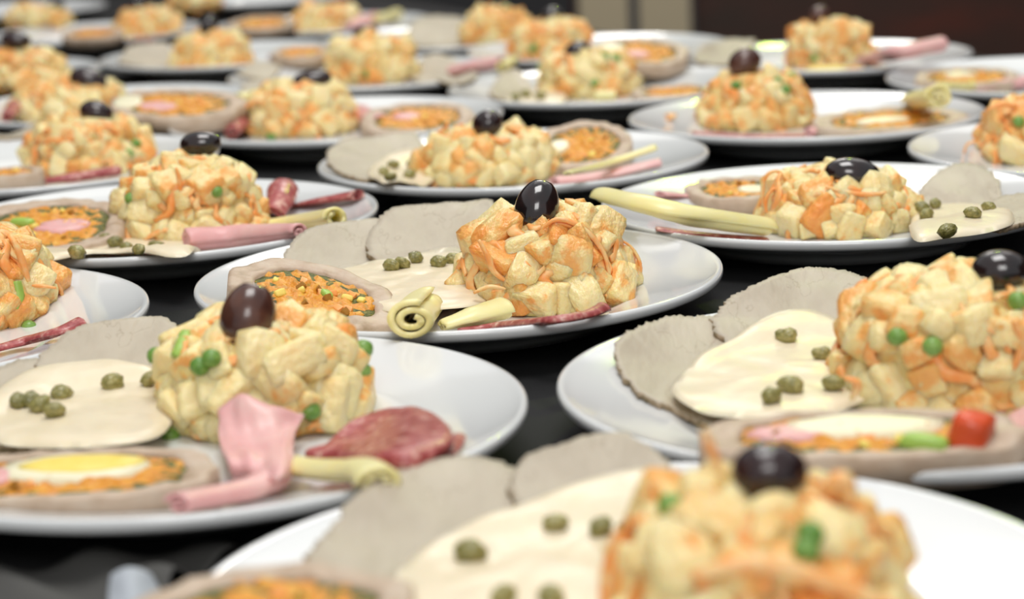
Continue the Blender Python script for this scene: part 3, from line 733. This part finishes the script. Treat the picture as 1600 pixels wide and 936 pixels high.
# ---- G: cut by the left edge
G = Plate(-0.3133, 1.017, 'the plate cut off at left', 'white plate cut off by the left edge with a bare right side')
sG = Salad(G, -42, 492, 280, .052, 'carrot rich potato salad cut off by the left edge', .62, 70, 70, 25, size=.0135, stalks=[[(26, 440), (30, 462), (24, 485)]], peas=[(45, 512)])
sG.strand([(45, 447), (65, 447), (88, 450)], -.02, .0012); sG.strand([(20, 375), (32, 400), (45, 440)], -.03, .0022)
salami(G, [(-20, 550), (40, 534), (90, 520), (125, 505)], [14, 18, 18, 20], 'dark red folded salami at the left edge in front of the carrot rich salad', flat=.6)

# ---- H: directly behind the centre plate
H = Plate(0.0049, 1.4632, 'the plate directly behind the centre', 'white plate directly behind the centre plate')
veal(H, [(512, 258), (525, 238), (560, 228), (600, 236), (650, 246), (680, 270), (640, 290), (560, 284)], 'pale veal slice at the left of the plate directly behind the centre', seed=26, lift=.004)
sauce(H, [(575, 268), (610, 250), (660, 248), (690, 265), (670, 288), (600, 287)], 'cream sauce left of the salad directly behind the centre', off=.0045)
capers(H, [(614, 257), (646, 256), (610, 276), (640, 272), (600, 268)], '', r=.0042)
sH = Salad(H, 760, 277, 212, .040, 'potato salad directly behind the centre with a round olive', .80, 72, 30, 27, size=.0140)
olive(sH, 762, 196, 50, 48, 60, 'round dark olive with bright glints directly behind the centre', 'olive_dark', dy=-.010, tip=.7)
roulade(H, 912, 222, .068, .080, 0, 'roulade with egg white standing tilted behind the salad directly behind the centre', .012, (16, -4), .007, egg=(-.50, .0, .22, .24), seed=28, bits=8)
ham(H, [(865, 284), (940, 276), (1032, 254)], [20, 22, 20], 'pink ham strip under the bright cheese strip directly behind the centre', flat=.45)
cheese(H, [(885, 272), (950, 256), (1022, 232)], [8, 10, 11], 'thin yellow cheese strip lying on pink ham directly behind the centre', flat=.7, ups=[.011, .010, .009])

# ---- I: behind B
I_ = Plate(-0.1354, 1.7167, 'the third row plate left of middle', 'white plate in the third row left of middle')
sI = Salad(I_, 470, 204, 184, .046, 'pale yellow potato salad under a long tilted olive, third row left of middle', .72, 62, 20, 29, size=.0145, peas=[(424, 213)])
sI.strand([(382, 170), (400, 158), (418, 162)], -.03, .002); sI.strand([(440, 170), (460, 195), (475, 210)], -.045, .0018)
olive(sI, 487, 126, 66, 32, 12, 'long dark olive tilted up right, third row left of middle', 'olive_dark')
salami(I_, [(362, 208), (372, 196), (380, 185)], [14, 18, 18], 'dark salami curl left of the salad, third row left of middle', flat=.9)
ham(I_, [(596, 196), (578, 186), (562, 178)], [20, 19, 18], 'pink ham roll with red hollow end, third row left of middle', flat=.9, turns=1.8)
cheese(I_, [(372, 155), (400, 150)], [12], 'small pale cheese roll behind the salad, third row left of middle', flat=.9)
roulade(I_, 652, 182, .090, .085, -4, 'roulade slice with ham strip in the third row left of middle', .012, (10, 0), .004, strip=(-.2, .1, .25, .2), seed=30, bits=8)
veal(I_, [(380, 140), (420, 132), (470, 140), (480, 170), (420, 175), (385, 160)], 'pale veal slice behind the salad, third row left of middle', seed=31)

# ---- J: right
J = Plate(0.2299, 1.622, 'the third row plate at right', 'white plate in the third row at right with a loose carrot shred on its left')
sJ = Salad(J, 1182, 194, 180, .046, 'carrot rich potato salad with peas on top under a brown olive at right', .74, 60, 62, 32, size=.0140, peas=[(1150, 133), (1215, 127), (1236, 120), (1228, 140)])
olive(sJ, 1164, 98, 54, 46, 35, 'brown olive on the pea topped salad at right', 'olive_brown')
roulade(J, 1388, 184, .118, .066, 8, 'long flat roulade slice with a cheese chunk on it, third row right', .010, (7, 0), .003, egg=(-.1, -.1, .35, .2), seed=33, bits=10)
cheese(J, [(1425, 160), (1468, 152)], [18, 22], 'pale cheese chunk on the long roulade at right', flat=.9, ups=[.010, .011], turns=2.6, pitch=.0038)
ham(J, [(1262, 208), (1330, 200)], [13], 'pink ham piece right of the pea topped salad', flat=.8)
salami(J, [(1085, 208), (1180, 213), (1270, 211)], [12], 'dark salami edge under the front of the pea topped salad', flat=.35)
cs = inst('carrot_shred', SHR[2], None, J.at(1047, 180, .003), None, (1.1, 1.6, 1)); cs.rotation_mode = 'XYZ'; cs.rotation_euler = (0, 0, 1.4)
tag(cs, 'single orange carrot shred fallen on the white rim at right', 'carrot')

# ---- K: right edge
K = Plate(0.4048, 1.4074, 'the plate at the right edge', 'white plate cut off by the right edge, bare on its left side')
sK = Salad(K, 1622, 245, 190, .048, 'carrot rich potato salad cut off by the right edge', .66, 60, 60, 34, size=.0140, peas=[(1592, 190)])
sK.strand([(1506, 240), (1512, 225), (1528, 222), (1536, 236)], -.01, .0012); sK.strand([(1540, 172), (1565, 163), (1590, 166)], -.02, .002)

# ---- L: behind H
Lp = Plate(0.0864, 1.8729, 'the fourth row plate right of middle', 'white plate in the fourth row right of middle with lime glints')
veal(Lp, [(765, 150), (800, 138), (850, 140), (880, 155), (840, 164), (790, 162)], 'pale veal slice left of the twin lobed salad', seed=35)
sauce(Lp, [(790, 156), (830, 144), (880, 148), (880, 160), (830, 163)], 'cream sauce left of the twin lobed salad', off=.004)
capers(Lp, [(806, 150), (822, 146), (845, 149)], '')
sL = Salad(Lp, 920, 146, 158, .046, 'twin lobed amber potato salad with a small black olive between its lobes', .74, 54, 28, 36, size=.0150, peas=[(845, 105), (962, 90), (930, 130), (945, 88)])
olive(sL, 902, 78, 42, 28, 22, 'small black olive with a lime glint, fourth row right of middle', dy=-.012)
roulade(Lp, 1052, 141, .072, .050, 6, 'thin green flecked roulade slice right of the twin lobed salad', .010, (5, 0), .002, seed=37, bits=6)
cheese(Lp, [(930, 152), (960, 150)], [12], 'pale cheese roll end in front of the twin lobed salad', flat=.9)

# ---- M
Mp = Plate(-0.2945, 2.2965, 'the fifth row plate at left', 'white plate in the fifth row at left with bare front rim')
sM = Salad(Mp, 330, 90, 124, .045, 'small blurred potato salad with orange top, fifth row at left', .72, 46, 28, 38, size=.0150, peas=[(378, 68)])
olive(sM, 326, 41, 36, 28, 80, 'upright black olive on the orange topped small salad', 'olive_black')
roulade(Mp, 470, 80, .060, .06, 0, 'blurred roulade slice right of the orange topped small salad', .010, (6, 0), .002, seed=39, bits=4)
salami(Mp, [(425, 90), (445, 80)], [8], 'small dark salami curl beside the orange topped small salad')
veal(Mp, [(185, 98), (215, 88), (260, 92), (270, 104), (220, 106)], 'pale veal slice left of the orange topped small salad', seed=40)
# ---- N
Np = Plate(-0.1285, 2.053, 'the fourth row plate in the middle', 'white plate in the fourth row just left of middle with pink ham at right')
sN = Salad(Np, 583, 124, 138, .048, 'blurred two part potato salad, fourth row left of middle', .84, 50, 24, 41, size=.0150, peas=[(573, 115)])
olive(sN, 570, 48, 40, 20, 10, 'dark olive peeping behind the two part salad', 'olive_dark', dy=.012)
ham(Np, [(705, 112), (745, 104), (785, 96)], [14, 17, 15], 'pink ham slice right of the two part salad', flat=.7)
cheese(Np, [(785, 106), (800, 96)], [12], 'pale cheese roll at the end of the pink ham in the fourth row', flat=.9)
veal(Np, [(640, 122), (680, 110), (730, 112), (745, 124), (700, 134), (655, 132)], 'pale veal slice before the pink ham, fourth row', seed=42)
veal(Np, [(372, 118), (395, 106), (430, 106), (450, 118), (420, 128)], 'pale veal slice at left rim, fourth row in the middle', seed=43)
# ---- O
Op = Plate(-0.3454, 1.8885, 'the fourth row plate at far left', 'white plate at far left in the fourth row behind the stacked olives')
sO = Salad(Op, 108, 182, 175, .038, 'broad blurred potato salad under a level olive at far left', .74, 60, 28, 44, size=.0150)
olive(sO, 138, 125, 60, 38, -14, 'dark olive lying level, upper one of the close pair at left', 'olive_dark', dy=-.01)
roulade(Op, 276, 160, .108, .085, -4, 'big roulade slice with dark herbs behind the left olive pair', .013, (10, 3), .004, egg=(-.75, .0, .22, .4), strip=(-.25, -.2, .3, .25), seed=45, bits=10)
salami(Op, [(10, 184), (22, 168)], [12, 15], 'dark salami curl left of the broad blurred salad', flat=.9)
# ---- P
Pp = Plate(-0.345, 1.5449, 'the second row plate at far left', 'white plate at far left in the second row with red salami in front')
sP = Salad(Pp, 138, 262, 198, .045, 'potato salad behind the bright red salami at left', .66, 64, 30, 46, size=.0142, peas=[(212, 224), (200, 240)])
olive(sP, 151, 176, 54, 38, -12, 'dark olive on the salad behind the red salami, lower of the pair', 'olive_dark', dy=-.005)
salami(Pp, [(35, 288), (110, 279), (185, 268)], [7, 13, 14], 'bright red salami fold in front of the second row salad at far left', flat=.8)
veal(Pp, [(-30, 232), (10, 218), (45, 215), (60, 232), (30, 245), (-20, 248)], 'pale veal slice at the left edge, second row', seed=47, lift=.006)
roulade(Pp, 0, 268, .06, .05, 0, 'brown roulade end at the left edge, second row', .013, (0, 0), .001, seed=48, bits=3)
cheese(Pp, [(-20, 292), (30, 289)], [9], 'thin yellow cheese strip at the left edge', flat=.6)
# ---- Q
Q = Plate(0.3104, 2.0293, 'the rear plate at right', 'white rear plate at right before the brown wall with a raised ham roll')
sQ = Salad(Q, 1298, 92, 136, .048, 'two peaked orange potato salad before the brown wall', .86, 46, 36, 49, size=.0155, peas=[(1272, 92)])
olive(sQ, 1280, 24, 34, 30, 40, 'brown olive before the brown wall', 'olive_brown')
ham(Q, [(1345, 96), (1400, 84), (1470, 70)], [11, 16, 17], 'raised pink ham roll before the brown wall', ups=[.002, .006, .010], flat=.8)
roulade(Q, 1300, 107, .10, .035, 0, 'thin yellow filled roulade slice before the two peaked salad', .008, (6, 0), .001, yolk=(-.1, 0, .4, .5), seed=50, bits=6)
veal(Q, [(1085, 92), (1110, 80), (1150, 78), (1180, 92), (1140, 104), (1100, 104)], 'pale veal slice at left of the rear plate before the brown wall', seed=51, lift=.006)
# ---- R
Rp = Plate(0.4616, 1.8045, 'the rear plate at the right edge', 'white rear plate cut off by the right edge')
roulade(Rp, 1510, 118, .090, .060, -4, 'yellow green roulade slice at the rear right edge', .012, (8, 0), .003, seed=52, bits=10, egg=(-.1, .2, .3, .25))
ham(Rp, [(1520, 140), (1570, 134), (1625, 124)], [14, 17, 18], 'pink ham roll at the rear right edge', flat=.7)
cheese(Rp, [(1470, 136), (1520, 138)], [12, 13], 'pale cheese roll before the rear right roulade', flat=.85)
salami(Rp, [(1525, 151), (1590, 150)], [6], 'thin red salami edge before the rear right ham roll', flat=.5)
# ---- V
V = Plate(0.0995, 2.2001, 'the fifth row plate right of middle', 'white plate in the fifth row before the tan doors')
sV = Salad(V, 862, 90, 124, .046, 'blurred potato salad with a tall round lump, fifth row right of middle', .84, 46, 26, 53, size=.0155, peas=[(838, 72), (832, 78)])
olive(sV, 863, 24, 36, 26, 10, 'dark olive behind the tall round lump', 'olive_black', dy=.008)
roulade(V, 1000, 78, .088, .075, -6, 'roulade slice with egg white before the tan doors', .013, (14, 3), .005, egg=(-.62, .1, .28, .35), strip=(-.1, -.2, .3, .2), seed=54, bits=8)
# ---- U, T, S and the rearmost ones
def plate_px(px, py, desc, label):
    q = at(px, py, RIM); return Plate(q.x, q.y, desc, label)
U = plate_px(690, 56, 'the rear plate in the middle', 'white rear plate in the middle before the black wall')
sU = Salad(U, 778, 68, 108, .046, 'orange sided rear potato salad in the middle before the black wall', .78, 42, 30, 55, size=.0155, peas=[(798, 18), (790, 14)])
veal(U, [(640, 64), (670, 52), (720, 54), (735, 66), (700, 76), (650, 74)], 'pale veal slice left of the orange sided rear salad', seed=56, lift=.004)
T = Plate(-0.2186, 2.6443, 'the rear plate left of middle', 'white rear plate left of middle with a brown orange roulade')
sT = Salad(T, 512, 42, 112, .042, 'blurred rear potato salad left of middle', .76, 40, 24, 57, size=.0160)
roulade(T, 408, 34, .078, .060, 0, 'brown orange roulade slice on the rear plate left of middle', .012, (12, 0), .004, seed=58, bits=6)
ham(T, [(545, 46), (565, 38), (585, 30)], [12, 15, 14], 'dusky pink ham roll on the rear plate left of middle', flat=.9)
cheese(T, [(590, 30), (620, 22)], [9, 11], 'small yellow cheese roll on the rear plate left of middle', flat=.9)
S = plate_px(150, 48, 'the rear plate at left', 'white rear plate at left with ham before its salad')
sS = Salad(S, 230, 58, 106, .042, 'blurred orange potato salad on the rear plate at left', .76, 40, 30, 59, size=.0160)
olive(sS, 215, 8, 28, 24, 40, 'small black olive on the orange rear salad at left')
roulade(S, 145, 50, .072, .050, 0, 'red brown roulade slice left of the orange rear salad', .012, (10, 0), .003, seed=60, bits=5)
ham(S, [(190, 66), (235, 62)], [8, 9], 'thin pink ham strip before the orange rear salad at left', flat=.7)
W = plate_px(-46, 112, 'the back plate at the left edge', 'white back plate at the left edge')
sW = Salad(W, 40, 138, 150, .056, 'blurred potato salad at the left edge under a level olive', .76, 50, 26, 61, size=.0155)
olive(sW, 25, 63, 48, 28, -4, 'dark olive at the left edge, topmost of three', 'olive_dark', dy=-.005)
X = plate_px(20, 12, 'the rearmost plate at left', 'white rearmost plate at top left')
sX = Salad(X, 62, 40, 104, .044, 'yellow potato salad at top left', .78, 40, 26, 63, size=.0160)
olive(sX, 86, 12, 32, 20, 28, 'small black olive at top left', dy=-.01)
Y = plate_px(405, -6, 'the rearmost plate at top', 'white rearmost plate at the top edge')
sY = Salad(Y, 305, 14, 82, .042, 'orange potato salad cut off by the top edge', .8, 36, 34, 65, size=.0160)

# ------------------------------------------------------------------ crumpled napkin at the front left
def napkin():
    bm = bmesh.new(); nx, ny = 46, 30; x0, x1, y0, y1 = -0.27, -0.105, 0.545, 0.705
    V_ = []
    for j in range(ny + 1):
        row = []
        for i in range(nx + 1):
            u, v = i / nx, j / ny; x = x0 + (x1 - x0) * u + .010 * math.sin(v * 7) * u; y = y0 + (y1 - y0) * v + .006 * math.sin(u * 9)
            d = (x * .8 + y * .6)
            z = 0.006 + 0.0045 * math.sin(d * 190 + 3 * nz(x, y, 0, 14)) + 0.004 * nz(x, y, 3, 30)
            z = max(.0015, z * (1 - .35 * sstep(.75, 1, v)))
            row.append(bm.verts.new((x, y, z)))
        V_.append(row)
    for j in range(ny):
        for i in range(nx): bm.faces.new((V_[j][i], V_[j][i + 1], V_[j + 1][i + 1], V_[j + 1][i]))
    r = bmesh.ops.extrude_face_region(bm, geom=bm.faces[:]); 
    for v in [g for g in r['geom'] if isinstance(g, bmesh.types.BMVert)]: v.co.z -= 0.0012
    bmesh.ops.recalc_face_normals(bm, faces=bm.faces)
    c = Vector(((x0 + x1) / 2, (y0 + y1) / 2, 0))
    for v in bm.verts: v.co -= c
    e = empty('cloth_napkin', c, 'crumpled dark grey napkin with a pale hem at the bottom left corner', 'napkin')
    link('cloth', bm, M['napkin'], e)
    g = lambda x, y, z: at(x, y, z)
    loft('hem', [[g(176, 900, .016), g(200, 890, .018), g(228, 896, .016), g(240, 912, .012)], [g(172, 930, .012), g(204, 925, .015), g(236, 926, .012), g(256, 938, .008)], [g(170, 970, .010), g(205, 970, .010), g(250, 972, .010), g(292, 975, .006)]], M['napkin_hem'], '', '', None, .002, .0, parent=e)
napkin()
